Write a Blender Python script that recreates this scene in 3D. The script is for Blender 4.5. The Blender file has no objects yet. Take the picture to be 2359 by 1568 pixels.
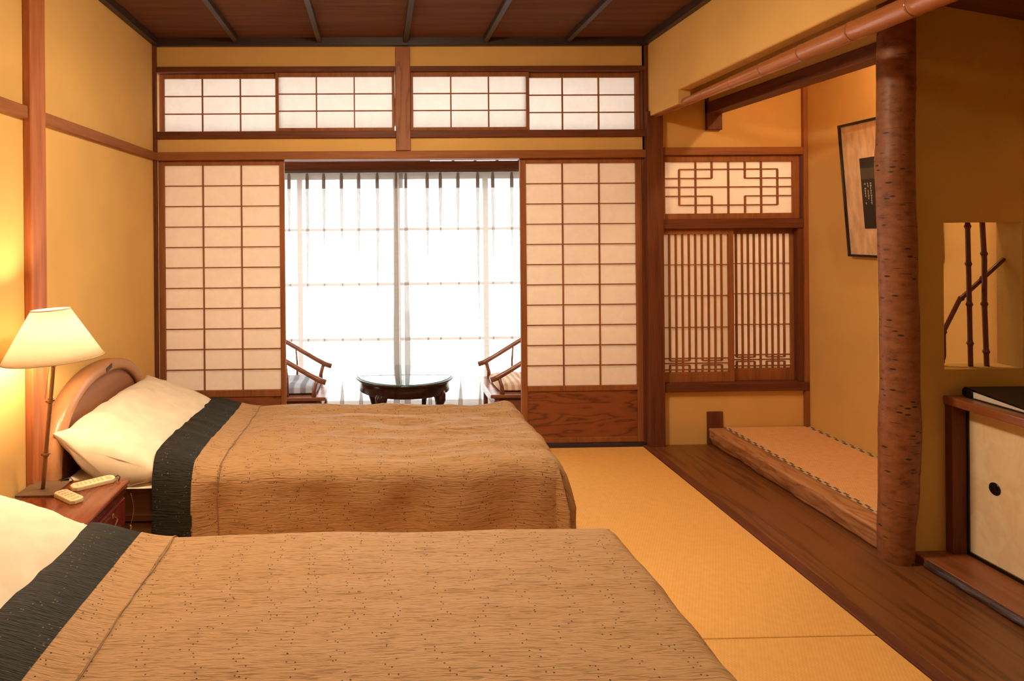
import bpy, bmesh, math, random
from mathutils import Vector, Matrix, noise
C = bpy.context.scene.collection
random.seed(4)
PI = math.pi

# ------------------------------------------------------------------ helpers
class MB:
    """collects faces; build() links them as ONE mesh object (world coordinates in, local out)"""
    def __init__(s): s.v = []; s.f = []; s.uv = {}; s.sm = []
    def add(s, vs, fs, smooth=False, uvs=None):
        o = len(s.v); s.v += [tuple(p) for p in vs]
        for f in fs:
            s.f.append(tuple(i + o for i in f)); s.sm.append(smooth)
        if uvs:
            for i, u in enumerate(uvs): s.uv[o + i] = u
        return s
    def box(s, x0, x1, y0, y1, z0, z1):
        vs = [(x, y, z) for z in (z0, z1) for y in (y0, y1) for x in (x0, x1)]
        return s.add(vs, [(0, 2, 3, 1), (4, 5, 7, 6), (0, 1, 5, 4), (2, 6, 7, 3), (0, 4, 6, 2), (1, 3, 7, 5)])
    def hexa(s, a, b):
        """loft between two 4-point loops"""
        return s.add(list(a) + list(b), [(3, 2, 1, 0), (4, 5, 6, 7)] + [(i, (i + 1) % 4, 4 + (i + 1) % 4, 4 + i) for i in range(4)])
    def prism(s, pts, axis, a, b):
        """polygon in the two other axes, extruded along axis (0,1,2) from a to b"""
        def P(p, t):
            q = list(p); q.insert(axis, t); return tuple(q)
        n = len(pts)
        return s.add([P(p, a) for p in pts] + [P(p, b) for p in pts],
                     [tuple(range(n))[::-1], tuple(range(n, 2 * n))] + [(i, (i + 1) % n, n + (i + 1) % n, n + i) for i in range(n)])
    def tube(s, pts, r, n=12, cap=True, squash=1.0):
        pts = [Vector(p) for p in pts]
        if not isinstance(r, (list, tuple)): r = [r] * len(pts)
        ref = None; rings = []
        for i, p in enumerate(pts):
            t = (pts[min(i + 1, len(pts) - 1)] - pts[max(i - 1, 0)]).normalized()
            if ref is None:
                ref = t.cross(Vector((0, 0, 1)))
                if ref.length < .1: ref = t.cross(Vector((0, 1, 0)))
            ref = (ref - t * ref.dot(t)).normalized(); b = t.cross(ref)
            rings.append([p + (ref * math.cos(2 * PI * k / n) + b * math.sin(2 * PI * k / n) * squash) * r[i] for k in range(n)])
        vs = [q for g in rings for q in g]
        fs = [(i * n + k, i * n + (k + 1) % n, (i + 1) * n + (k + 1) % n, (i + 1) * n + k) for i in range(len(pts) - 1) for k in range(n)]
        s.add(vs, fs, True)
        if cap:
            o = len(s.v) - len(vs)
            s.f += [tuple(o + k for k in range(n))[::-1], tuple(o + (len(pts) - 1) * n + k for k in range(n))]; s.sm += [False, False]
        return s
    def lathe(s, prof, c, n=40, close=False, axis=None):
        """profile [(r,z)] about the vertical through c"""
        c = Vector(c); m = len(prof); vs = []
        rot = axis or Matrix.Identity(3)
        for r, z in prof:
            for k in range(n):
                vs.append(c + rot @ Vector((r * math.cos(2 * PI * k / n), r * math.sin(2 * PI * k / n), z)))
        fs = [(i * n + k, i * n + (k + 1) % n, (i + 1) * n + (k + 1) % n, (i + 1) * n + k) for i in range(m - 1) for k in range(n)]
        if close: fs += [((m - 1) * n + k, (m - 1) * n + (k + 1) % n, (k + 1) % n, k) for k in range(n)]
        return s.add(vs, fs, True)
    def grid(s, fn, nu, nv, uv=None):
        vs = []; uvs = []
        for j in range(nv + 1):
            for i in range(nu + 1):
                vs.append(fn(i / nu, j / nv)); uvs.append(uv(i / nu, j / nv) if uv else (i / nu, j / nv))
        fs = [(j * (nu + 1) + i, j * (nu + 1) + i + 1, (j + 1) * (nu + 1) + i + 1, (j + 1) * (nu + 1) + i) for j in range(nv) for i in range(nu)]
        return s.add(vs, fs, True, uvs)
    def build(s, name, mat, parent=None, bevel=0, loc=None, fix=True):
        me = bpy.data.meshes.new(name)
        off = Vector(parent_world(parent)) if parent else Vector(loc or (0, 0, 0))
        me.from_pydata([tuple(Vector(p) - off) for p in s.v], [], s.f)
        me.polygons.foreach_set('use_smooth', s.sm)
        if s.uv:
            l = me.uv_layers.new(name='UVMap')
            for lp in me.loops: l.data[lp.index].uv = s.uv.get(lp.vertex_index, (0, 0))
        me.materials.append(mat)
        if fix:
            bm = bmesh.new(); bm.from_mesh(me); bmesh.ops.recalc_face_normals(bm, faces=bm.faces); bm.to_mesh(me); bm.free()
        me.update()
        o = bpy.data.objects.new(name, me); C.objects.link(o)
        if parent: o.parent = parent
        elif loc: o.location = loc
        if bevel:
            b = o.modifiers.new('bevel', 'BEVEL'); b.width = bevel; b.segments = 2; b.limit_method = 'ANGLE'; b.angle_limit = math.radians(50)
        return o
def parent_world(p):
    v = Vector((0, 0, 0))
    while p: v += p.location; p = p.parent
    return v
def thing(name, label, cat, loc, group=None):
    o = bpy.data.objects.new(name, None); C.objects.link(o); o.empty_display_size = .1
    o.location = loc; o['label'] = label; o['category'] = cat
    if group: o['group'] = group
    return o
def tag(o, label, cat, group=None):
    o['label'] = label; o['category'] = cat
    if group: o['group'] = group
    return o
def struct(name, mb, mat, bevel=0):
    o = mb.build(name, mat, bevel=bevel); o['kind'] = 'structure'; return o
def copy_tree(o, parent=None):
    c = o.copy(); C.objects.link(c); c.parent = parent
    for ch in list(o.children): copy_tree(ch, c)
    return c
def ss(a, b, x):
    t = min(1, max(0, (x - a) / (b - a))); return t * t * (3 - 2 * t)
def nz(x, y, z=0): return noise.noise(Vector((x, y, z)))

# ------------------------------------------------------------------ materials
def newmat(name):
    m = bpy.data.materials.new(name); m.use_nodes = True; nt = m.node_tree
    return m, nt, nt.nodes['Principled BSDF']
def N(nt, t, **kw):
    n = nt.nodes.new(t)
    for k, v in kw.items():
        if k in n.inputs: n.inputs[k].default_value = v
        else: setattr(n, k, v)
    return n
def L(nt, a, ao, b, bi): nt.links.new(a.outputs[ao], b.inputs[bi])
def c4(c): return (c[0], c[1], c[2], 1)
def ramp(nt, stops):
    r = nt.nodes.new('ShaderNodeValToRGB'); e = r.color_ramp.elements
    e[0].position = stops[0][0]; e[0].color = c4(stops[0][1]); e[1].position = stops[-1][0]; e[1].color = c4(stops[-1][1])
    for p, c in stops[1:-1]:
        x = e.new(p); x.color = c4(c)
    return r
def simple(name, col, rough=.5, metal=0, spec=.5):
    m, nt, b = newmat(name); b.inputs['Base Color'].default_value = c4(col); b.inputs['Roughness'].default_value = rough
    b.inputs['Metallic'].default_value = metal; b.inputs['Specular IOR Level'].default_value = spec
    # slight mottling so the surface is procedural
    tc = N(nt, 'ShaderNodeTexCoord'); n = N(nt, 'ShaderNodeTexNoise', Scale=14., Detail=3.)
    L(nt, tc, 'Object', n, 'Vector')
    r = ramp(nt, [(.3, [x * .93 for x in col]), (.7, [min(1, x * 1.05) for x in col])]); L(nt, n, 'Fac', r, 'Fac'); L(nt, r, 'Color', b, 'Base Color')
    return m
def wood(name, light, dark, axis=2, s=1., rough=.4, figure=0., bump=.08):
    m, nt, b = newmat(name); tc = N(nt, 'ShaderNodeTexCoord')
    mp = N(nt, 'ShaderNodeMapping'); sc = [14. * s] * 3; sc[axis] = 1.1 * s; mp.inputs['Scale'].default_value = sc
    L(nt, tc, 'Object', mp, 'Vector')
    n1 = N(nt, 'ShaderNodeTexNoise', Scale=2.2, Detail=6., Roughness=.6, Distortion=.4 + figure); L(nt, mp, 'Vector', n1, 'Vector')
    mp2 = N(nt, 'ShaderNodeMapping'); sc = [90. * s] * 3; sc[axis] = 3. * s; mp2.inputs['Scale'].default_value = sc
    L(nt, tc, 'Object', mp2, 'Vector')
    n2 = N(nt, 'ShaderNodeTexNoise', Scale=1.5, Detail=3.); L(nt, mp2, 'Vector', n2, 'Vector')
    mx = N(nt, 'ShaderNodeMath', operation='MULTIPLY_ADD'); mx.inputs[1].default_value = .35; L(nt, n2, 'Fac', mx, 0); L(nt, n1, 'Fac', mx, 2)
    r = ramp(nt, [(.42, dark), (.62, [(a + c) / 2 for a, c in zip(light, dark)]), (.85, light)]); L(nt, mx, 0, r, 'Fac'); L(nt, r, 'Color', b, 'Base Color')
    b.inputs['Roughness'].default_value = rough; b.inputs['Specular IOR Level'].default_value = .5 if rough < .5 else .22
    bp = N(nt, 'ShaderNodeBump', Strength=bump, Distance=.002); L(nt, mx, 0, bp, 'Height'); L(nt, bp, 'Normal', b, 'Normal')
    return m
def figured(name, light, dark, stretch, s=1., lines=9., rough=.45, bump=.2):
    """flat-sawn boards: contour lines of a stretched noise make the arched figure"""
    m, nt, b = newmat(name); tc = N(nt, 'ShaderNodeTexCoord'); mp = N(nt, 'ShaderNodeMapping'); mp.inputs['Scale'].default_value = stretch; L(nt, tc, 'Object', mp, 0)
    n = N(nt, 'ShaderNodeTexNoise', Scale=s, Detail=2.5, Roughness=.45, Distortion=.3); L(nt, mp, 0, n, 'Vector')
    a = N(nt, 'ShaderNodeMath', operation='MULTIPLY'); a.inputs[1].default_value = lines * 6.283; L(nt, n, 'Fac', a, 0)
    q = N(nt, 'ShaderNodeMath', operation='SINE'); L(nt, a, 0, q, 0)
    r = ramp(nt, [(.0, dark), (.22, [x * .75 + y * .25 for x, y in zip(light, dark)]), (1., light)])
    k = N(nt, 'ShaderNodeMapRange'); k.inputs['From Min'].default_value = -1; L(nt, q, 0, k, 0)
    f = N(nt, 'ShaderNodeTexNoise', Scale=3., Detail=4.); mp2 = N(nt, 'ShaderNodeMapping'); mp2.inputs['Scale'].default_value = [x * 9 for x in stretch]; L(nt, tc, 'Object', mp2, 0); L(nt, mp2, 0, f, 'Vector')
    z = N(nt, 'ShaderNodeMath', operation='MULTIPLY_ADD'); z.inputs[1].default_value = .5; L(nt, f, 'Fac', z, 0); L(nt, k, 0, z, 2)
    z2 = N(nt, 'ShaderNodeMath', operation='SUBTRACT'); z2.inputs[1].default_value = .2; L(nt, z, 0, z2, 0)
    L(nt, z2, 0, r, 'Fac'); L(nt, r, 0, b, 'Base Color'); b.inputs['Roughness'].default_value = rough
    bp = N(nt, 'ShaderNodeBump', Strength=bump, Distance=.002); L(nt, z2, 0, bp, 'Height'); L(nt, bp, 0, b, 'Normal'); return m
def plaster(name, col, bump=.25, sc=260.):
    m, nt, b = newmat(name); tc = N(nt, 'ShaderNodeTexCoord')
    n = N(nt, 'ShaderNodeTexNoise', Scale=3.5, Detail=4.); L(nt, tc, 'Object', n, 'Vector')
    r = ramp(nt, [(.3, [x * .94 for x in col]), (.7, [x * 1.04 for x in col])]); L(nt, n, 'Fac', r, 'Fac'); L(nt, r, 'Color', b, 'Base Color')
    b.inputs['Roughness'].default_value = .92; b.inputs['Specular IOR Level'].default_value = .15
    n2 = N(nt, 'ShaderNodeTexNoise', Scale=sc, Detail=3., Roughness=.65); L(nt, tc, 'Object', n2, 'Vector')
    bp = N(nt, 'ShaderNodeBump', Strength=bump, Distance=.003); L(nt, n2, 'Fac', bp, 'Height'); L(nt, bp, 'Normal', b, 'Normal')
    return m
def paper(name, col, trans):
    """translucent washi paper"""
    m, nt, b = newmat(name); nt.nodes.remove(b); out = nt.nodes['Material Output']
    tc = N(nt, 'ShaderNodeTexCoord'); n = N(nt, 'ShaderNodeTexNoise', Scale=18., Detail=6., Roughness=.7); L(nt, tc, 'Object', n, 'Vector')
    r = ramp(nt, [(.3, [x * .93 for x in col]), (.7, col)]); L(nt, n, 'Fac', r, 'Fac')
    d = N(nt, 'ShaderNodeBsdfDiffuse'); t = N(nt, 'ShaderNodeBsdfTranslucent'); mx = N(nt, 'ShaderNodeMixShader'); mx.inputs[0].default_value = trans
    L(nt, r, 'Color', d, 'Color'); L(nt, r, 'Color', t, 'Color'); L(nt, d, 'BSDF', mx, 1); L(nt, t, 'BSDF', mx, 2); L(nt, mx, 'Shader', out, 'Surface')
    return m
def fabric(name, base, crease_shade, dot, dens=1., bump=.85, tr=0):
    """crinkled cotton with small seed dots, in metric cloth UVs"""
    m, nt, b = newmat(name); tc = N(nt, 'ShaderNodeTexCoord')
    mp = N(nt, 'ShaderNodeMapping'); mp.inputs['Scale'].default_value = (16, 165, 1); L(nt, tc, 'UV', mp, 'Vector')
    n = N(nt, 'ShaderNodeTexNoise', Scale=1., Detail=2., Roughness=.45, Distortion=1.2); L(nt, mp, 'Vector', n, 'Vector')
    big = N(nt, 'ShaderNodeTexNoise', Scale=7., Detail=2.); L(nt, tc, 'UV', big, 'Vector')
    r = ramp(nt, [(.34, crease_shade), (.46, base), (1., [min(1, x * 1.05) for x in base])]); L(nt, n, 'Fac', r, 'Fac')  # hollows of the crinkle coloured darker: crease shade painted into the cloth
    # dots in wavering columns
    vo = N(nt, 'ShaderNodeTexVoronoi', Scale=42., Randomness=1.); vo.voronoi_dimensions = '2D'; L(nt, tc, 'UV', vo, 'Vector')
    th = N(nt, 'ShaderNodeMath', operation='LESS_THAN'); th.inputs[1].default_value = .09; L(nt, vo, 'Distance', th, 0)
    sp = N(nt, 'ShaderNodeSeparateXYZ'); L(nt, vo, 'Position', sp, 0)
    wv = N(nt, 'ShaderNodeTexNoise', Scale=5., Detail=1.); cb = N(nt, 'ShaderNodeCombineXYZ'); L(nt, sp, 'Y', cb, 'Y'); L(nt, cb, 0, wv, 'Vector')
    a = N(nt, 'ShaderNodeMath', operation='MULTIPLY_ADD'); a.inputs[1].default_value = .22; L(nt, wv, 'Fac', a, 0)
    s2 = N(nt, 'ShaderNodeMath', operation='MULTIPLY'); s2.inputs[1].default_value = 1.; L(nt, sp, 'X', s2, 0)
    L(nt, s2, 0, a, 2)
    f1 = N(nt, 'ShaderNodeMath', operation='MULTIPLY'); f1.inputs[1].default_value = 9.; L(nt, a, 0, f1, 0)
    f2 = N(nt, 'ShaderNodeMath', operation='FRACT'); L(nt, f1, 0, f2, 0)
    f3 = N(nt, 'ShaderNodeMath', operation='LESS_THAN'); f3.inputs[1].default_value = .36; L(nt, f2, 0, f3, 0)
    mk = N(nt, 'ShaderNodeMath', operation='MULTIPLY'); L(nt, th, 0, mk, 0); L(nt, f3, 0, mk, 1)
    mix = N(nt, 'ShaderNodeMixRGB'); mix.inputs[2].default_value = c4(dot); L(nt, mk, 0, mix, 0); L(nt, r, 'Color', mix, 1); L(nt, mix, 0, b, 'Base Color')
    b.inputs['Roughness'].default_value = .75; b.inputs['Specular IOR Level'].default_value = .25
    bp = N(nt, 'ShaderNodeBump', Strength=bump, Distance=.006); L(nt, n, 'Fac', bp, 'Height')
    bp2 = N(nt, 'ShaderNodeBump', Strength=.25, Distance=.03); L(nt, big, 'Fac', bp2, 'Height'); L(nt, bp2, 'Normal', bp, 'Normal'); L(nt, bp, 'Normal', b, 'Normal')
    return m
def tatami(name, a, c):
    m, nt, b = newmat(name); tc = N(nt, 'ShaderNodeTexCoord')
    mp = N(nt, 'ShaderNodeMapping'); mp.inputs['Scale'].default_value = (170, 90, 1); L(nt, tc, 'Object', mp, 'Vector')
    ck = N(nt, 'ShaderNodeTexChecker', Scale=1.); L(nt, mp, 'Vector', ck, 'Vector')
    w = N(nt, 'ShaderNodeTexNoise', Scale=40., Detail=3.); L(nt, tc, 'Object', w, 'Vector')
    mm = N(nt, 'ShaderNodeMath', operation='MULTIPLY_ADD'); mm.inputs[1].default_value = .35; L(nt, ck, 'Fac', mm, 0); L(nt, w, 'Fac', mm, 2)
    r = ramp(nt, [(.35, a), (.95, c)]); L(nt, mm, 0, r, 'Fac'); L(nt, r, 'Color', b, 'Base Color'); b.inputs['Roughness'].default_value = .6
    bp = N(nt, 'ShaderNodeBump', Strength=.25, Distance=.002); L(nt, ck, 'Fac', bp, 'Height'); L(nt, bp, 'Normal', b, 'Normal')
    return m

M_wall = plaster('ochre_plaster', (.69, .415, .135))
M_wall2 = plaster('coarse_ochre_plaster', (.56, .36, .10), .5, 150.)
W_fr = (.33, .115, .034); W_dk = (.17, .05, .02)
M_fr = {a: wood('cedar_frame_%d' % a, W_fr, [x * .6 for x in W_fr], a, 1., .55) for a in (0, 1, 2)}
M_dk = {a: wood('dark_stained_wood_%d' % a, W_dk, [x * .5 for x in W_dk], a, 1., .55) for a in (0, 1, 2)}
M_post = wood('reddish_post_wood', (.46, .155, .052), (.28, .075, .026), 2, 1., .5)
M_cpost = figured('figured_post_wood', (.30, .10, .028), (.17, .05, .014), (9., 9., 1.6), 1., 5., .6, .1)
M_panel = figured('figured_cedar_panel', (.25, .072, .022), (.11, .026, .010), (1.5, 1.5, 8.5), 1.2, 8.)
M_ceil = wood('ceiling_board_wood', (.165, .066, .030), (.10, .037, .017), 0, .6, .75)
M_rib = simple('black_brown_lath', (.035, .02, .018), .45)
M_board = figured('alcove_floor_board', (.195, .066, .018), (.10, .032, .009), (9., .7, 9.), 1., 6., .33, .06)
M_ledge = wood('ledge_board_wood', (.31, .10, .034), (.17, .05, .017), 1, .7, .35, .4)
M_log = figured('burl_sill_wood', (.46, .21, .085), (.27, .10, .035), (7., 1.6, 12.), 1.4, 6., .45, .35)
M_bark = wood('dark_bark_edge', (.10, .05, .035), (.012, .006, .004), 1, 2., .4, 1., .8)
M_gold = tatami('woven_rush_gold', (.74, .37, .09), (.83, .44, .115))
M_orange = tatami('woven_rush_orange', (.66, .33, .13), (.78, .42, .18))
M_paper = paper('washi_paper_lamplit', (.93, .78, .63), .62)  # white paper with the warm lamplight tinted into its colour
M_paper3 = paper('washi_paper_transom_backlit', (.97, .92, .86), .9)  # same paper, whiter and clearer: stronger backlight put into the material
M_paper2 = paper('washi_paper_alcove_dim_lit', (.84, .70, .56), .36)  # same paper, darker and denser: weaker daylight put into the material
M_cover = fabric('tan_crinkle_cotton', (.42, .236, .104), (.28, .148, .058), (.06, .025, .012))
M_band = fabric('charcoal_crinkle_cotton', (.016, .015, .010), (.004, .004, .003), (.13, .09, .04))
M_seam = simple('tan_seam_shade', (.27, .15, .07), .8, 0, .2)  # darker than the cover: hem crease shade put into the colour
M_linen = simple('cream_linen', (.72, .59, .43), .85, 0, .2)
M_matt = simple('brown_mattress_cloth', (.14, .06, .025), .9)
M_head = wood('honey_headboard_wood', (.44, .20, .085), (.37, .155, .06), 1, .7, .3, 0, .02)
M_headp = wood('headboard_veneer', (.33, .14, .065), (.26, .10, .045), 1, .7, .35, 0, .02)
M_plate = simple('dark_badge', (.05, .022, .012), .4)
M_ns = wood('mahogany', (.20, .045, .014), (.10, .02, .007), 1, .6, .18)
M_nsd = wood('mahogany_front', (.16, .025, .018), (.08, .012, .008), 1, .6, .15)
M_brass = simple('aged_brass', (.35, .19, .10), .35, .9)
M_bronze = simple('bronze_stem', (.30, .16, .085), .4, .75)
M_basep = simple('matt_bronze_plate', (.14, .075, .035), .6, .1)
M_rem = simple('cream_plastic', (.70, .57, .34), .5)
M_btn = simple('khaki_rubber', (.52, .40, .18), .6)
M_black = simple('black_leatherette', (.007, .006, .006), .5, 0, .3)
M_white = simple('white_paper', (.75, .62, .50), .7)
M_lacq = simple('black_lacquer', (.008, .006, .006), .25)
M_tabw = wood('dark_rosewood', (.05, .014, .012), (.02, .006, .006), 2, 1., .22)
M_chair = wood('chair_elm', (.30, .115, .06), (.16, .055, .03), 0, 1., .22)
M_rail = simple('curtain_rail_metal', (.10, .075, .05), .5, .3)
M_alu = simple('pale_window_frame', (.45, .36, .33), .5)
M_floorv = wood('veranda_boards', (.36, .2, .1), (.2, .1, .05), 0, 1., .3)
M_vceil = wood('pale_veranda_ceiling', (.62, .45, .3), (.5, .34, .2), 0, 1., .6)
M_ext = simple('pale_gravel', (.6, .58, .54), .9)

# cream linen: a touch of translucency is not needed; lamp shade is translucent
M_shade, nt, b = newmat('cream_lamp_shade'); nt.nodes.remove(b)
d = N(nt, 'ShaderNodeBsdfDiffuse', Color=(.92, .86, .74, 1)); t = N(nt, 'ShaderNodeBsdfTranslucent', Color=(.97, .91, .78, 1)); mx = N(nt, 'ShaderNodeMixShader'); mx.inputs[0].default_value = .85
L(nt, d, 0, mx, 1); L(nt, t, 0, mx, 2); L(nt, mx, 0, nt.nodes['Material Output'], 'Surface')
def emit(name, col, s):
    m, nt, b = newmat(name); nt.nodes.remove(b); e = N(nt, 'ShaderNodeEmission'); e.inputs[0].default_value = c4(col); e.inputs[1].default_value = s
    L(nt, e, 0, nt.nodes['Material Output'], 'Surface'); return m
WARM = (1, .70, .38)
M_bulb = emit('glowing_bulb', (1, .75, .47), 620)
M_diff = emit('glowing_diffuser', (1, .80, .55), 112)
M_diff2 = emit('glowing_diffuser_dim', (1, .80, .55), 26)
M_tube = emit('glowing_tube', (1, .70, .40), 370)
# sheer curtain
M_sheer, nt, b = newmat('sheer_voile'); nt.nodes.remove(b)
tr = N(nt, 'ShaderNodeBsdfTransparent', Color=(1, 1, 1, 1)); t = N(nt, 'ShaderNodeBsdfTranslucent', Color=(.40, .345, .30, 1)); d = N(nt, 'ShaderNodeBsdfDiffuse', Color=(.42, .36, .31, 1))
m1 = N(nt, 'ShaderNodeMixShader'); m1.inputs[0].default_value = .45; L(nt, t, 0, m1, 1); L(nt, d, 0, m1, 2)
tc = N(nt, 'ShaderNodeTexCoord'); mp = N(nt, 'ShaderNodeMapping'); mp.inputs['Scale'].default_value = (3, 3, 160); n = N(nt, 'ShaderNodeTexNoise', Scale=1., Detail=2.)
L(nt, tc, 'Object', mp, 0); L(nt, mp, 0, n, 'Vector'); mr = N(nt, 'ShaderNodeMapRange'); mr.inputs['To Min'].default_value = .54; mr.inputs['To Max'].default_value = .72; L(nt, n, 'Fac', mr, 0)
m2 = N(nt, 'ShaderNodeMixShader'); L(nt, mr, 0, m2, 0); L(nt, tr, 0, m2, 1); L(nt, m1, 0, m2, 2); L(nt, m2, 0, nt.nodes['Material Output'], 'Surface')
# clear glass
def glass(name, tint, g):
    m, nt, b = newmat(name); nt.nodes.remove(b)
    tr = N(nt, 'ShaderNodeBsdfTransparent', Color=c4(tint)); gl = N(nt, 'ShaderNodeBsdfGlossy', Roughness=.02)
    fr = N(nt, 'ShaderNodeLayerWeight', Blend=.5); pw = N(nt, 'ShaderNodeMath', operation='POWER'); pw.inputs[1].default_value = g; L(nt, fr, 'Facing', pw, 0)
    mx = N(nt, 'ShaderNodeMixShader'); L(nt, pw, 0, mx, 0); L(nt, tr, 0, mx, 1); L(nt, gl, 0, mx, 2); L(nt, mx, 0, nt.nodes['Material Output'], 'Surface')
    return m
M_glass = glass('window_glass', (.97, .98, .97), 5.)
M_tglass = glass('green_edge_glass', (.8, .95, .88), 2.0)
M_gedge = simple('green_glass_edge', (.03, .30, .18), .1)
# tree bark
M_tree, nt, b = newmat('smooth_brown_bark'); tc = N(nt, 'ShaderNodeTexCoord')
mp = N(nt, 'ShaderNodeMapping'); mp.inputs['Scale'].default_value = (20, 20, 36); L(nt, tc, 'Object', mp, 0)
n1 = N(nt, 'ShaderNodeTexNoise', Scale=1., Detail=5., Roughness=.65); L(nt, mp, 0, n1, 'Vector')
mp2 = N(nt, 'ShaderNodeMapping'); mp2.inputs['Scale'].default_value = (15, 15, 48); L(nt, tc, 'Object', mp2, 0)
vo = N(nt, 'ShaderNodeTexVoronoi', Scale=1.); L(nt, mp2, 0, vo, 'Vector')
rv = ramp(nt, [(.13, (.06, .05, .05)), (.22, (1, 1, 1))]); L(nt, vo, 'Distance', rv, 'Fac')
r = ramp(nt, [(.30, (.11, .033, .011)), (.44, (.21, .066, .019)), (.75, (.30, .105, .03))]); L(nt, n1, 'Fac', r, 'Fac')
big = N(nt, 'ShaderNodeTexNoise', Scale=5., Detail=1.); L(nt, tc, 'Object', big, 'Vector')
rb = ramp(nt, [(.44, (0, 0, 0)), (.50, (1, 1, 1))]); L(nt, big, 'Fac', rb, 'Fac')
mp3 = N(nt, 'ShaderNodeMapping'); mp3.inputs['Scale'].default_value = (6, 6, 85); L(nt, tc, 'Object', mp3, 0)
v3 = N(nt, 'ShaderNodeTexVoronoi', Scale=1.); L(nt, mp3, 0, v3, 'Vector'); r3 = ramp(nt, [(.10, (.35, .3, .28)), (.16, (1, 1, 1))]); L(nt, v3, 'Distance', r3, 'Fac')
mx3 = N(nt, 'ShaderNodeMixRGB', blend_type='MULTIPLY'); mx3.inputs[0].default_value = 1; L(nt, r, 0, mx3, 1); L(nt, r3, 0, mx3, 2)
mxx = N(nt, 'ShaderNodeMixRGB', blend_type='MULTIPLY'); L(nt, rb, 0, mxx, 0); L(nt, mx3, 0, mxx, 1); L(nt, rv, 0, mxx, 2); L(nt, mxx, 0, b, 'Base Color')
b.inputs['Roughness'].default_value = .5
bp = N(nt, 'ShaderNodeBump', Strength=.35, Distance=.006); L(nt, n1, 'Fac', bp, 'Height'); L(nt, bp, 0, b, 'Normal')
M_bam = wood('smoked_bamboo', (.42, .15, .05), (.31, .10, .03), 1, .8, .22, 0, .03)
M_node = simple('dark_bamboo_joint', (.15, .045, .018), .5)
M_stick = wood('dark_bamboo', (.16, .035, .018), (.07, .015, .01), 2, 1., .25)
# fusuma paper
M_fus, nt, b = newmat('cream_fusuma_paper'); tc = N(nt, 'ShaderNodeTexCoord'); n = N(nt, 'ShaderNodeTexNoise', Scale=9., Detail=5., Distortion=2.); L(nt, tc, 'Object', n, 'Vector')
r = ramp(nt, [(.4, (.84, .64, .38)), (.62, (.90, .73, .47))]); L(nt, n, 'Fac', r, 'Fac'); L(nt, r, 0, b, 'Base Color'); b.inputs['Roughness'].default_value = .6
# patterned tatami border
M_heri, nt, b = newmat('brocade_border'); tc = N(nt, 'ShaderNodeTexCoord'); mp = N(nt, 'ShaderNodeMapping'); mp.inputs['Scale'].default_value = (62, 30, 1); L(nt, tc, 'Object', mp, 0)
ck = N(nt, 'ShaderNodeTexChecker', Scale=1.); ck.inputs['Color1'].default_value = (.62, .48, .26, 1); ck.inputs['Color2'].default_value = (.10, .055, .03, 1); L(nt, mp, 0, ck, 'Vector'); L(nt, ck, 0, b, 'Base Color'); b.inputs['Roughness'].default_value = .8
def striped(name, a, c, sc, ax):
    m, nt, b = newmat(name); tc = N(nt, 'ShaderNodeTexCoord'); w = N(nt, 'ShaderNodeTexWave', Scale=sc, Distortion=1.); w.bands_direction = ax; L(nt, tc, 'Object', w, 'Vector')
    r = ramp(nt, [(.35, a), (.7, c)]); L(nt, w, 'Fac', r, 'Fac'); L(nt, r, 0, b, 'Base Color'); b.inputs['Roughness'].default_value = .9; return m
M_cush1 = striped('blue_grey_cushion', (.42, .44, .50), (.20, .20, .25), 4., 'X')
M_cush2 = striped('beige_cushion', (.74, .56, .42), (.55, .34, .21), 7., 'X')

# ------------------------------------------------------------------ the room shell
D = 4.04                       # inner face of the far wall
XL, XK, XR = -1.36, 1.683, 2.68
ZC = 2.49
f = MB().box(XL - .1, 1.635, -1.6, 4.02, -.08, -.03); struct('floor', f, M_gold)
# tatami mats: one beside the dark sill running to the screens, the next nearer, others under the beds
def mat_(x0, x1, y0, y1, label, group=None):
    o = MB().box(x0 + .001, x1 - .001, y0 + .0015, y1 - .0015, -.03, 0).build('tatami_mat', M_gold, bevel=.004, loc=(x0, y0, -.03))
    return tag(o, label, 'tatami mat', group)
mat_(.68, 1.632, 2.122, 4.02, 'golden tatami mat along the dark sill, reaching the paper screens')
mat_(.68, 1.632, .22, 2.122, 'golden tatami mat at the foot of the nearer bed')
for x0, x1 in ((XL, -.34), (-.34, .68)):
    for y0, y1 in ((2.122, 4.02), (.22, 2.122)):
        mat_(x0, x1, y0, y1, 'golden tatami mat hidden under the two beds', 'tatami mats under the beds')
for x0, x1 in ((XL, -.34), (-.34, .68), (.68, 1.632)):
    mat_(x0, x1, -1.6, .22, 'golden tatami mat behind the nearer bed', 'tatami mats behind the nearer bed')
# left wall with post and rail
struct('wall_left', MB().box(XL - .1, XL, -1.6, D, -.03, 2.6), M_wall)
struct('trim_1', MB().box(XL, XL + .03, 2.55, 2.668, 0, ZC), M_post, .004)
struct('trim_2', MB().box(XL, XL + .022, 2.668, D, 1.787, 1.835).box(XL, XL + .022, -1.6, 2.55, 1.787, 1.835), M_fr[1], .004)
struct('trim_3', MB().box(XL, XL + .02, D - .03, D, 0, ZC), M_dk[2], .003)
struct('wall_rear', MB().box(XL - .1, XR + .1, -1.7, -1.6, -.03, 2.6), M_wall)
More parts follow.
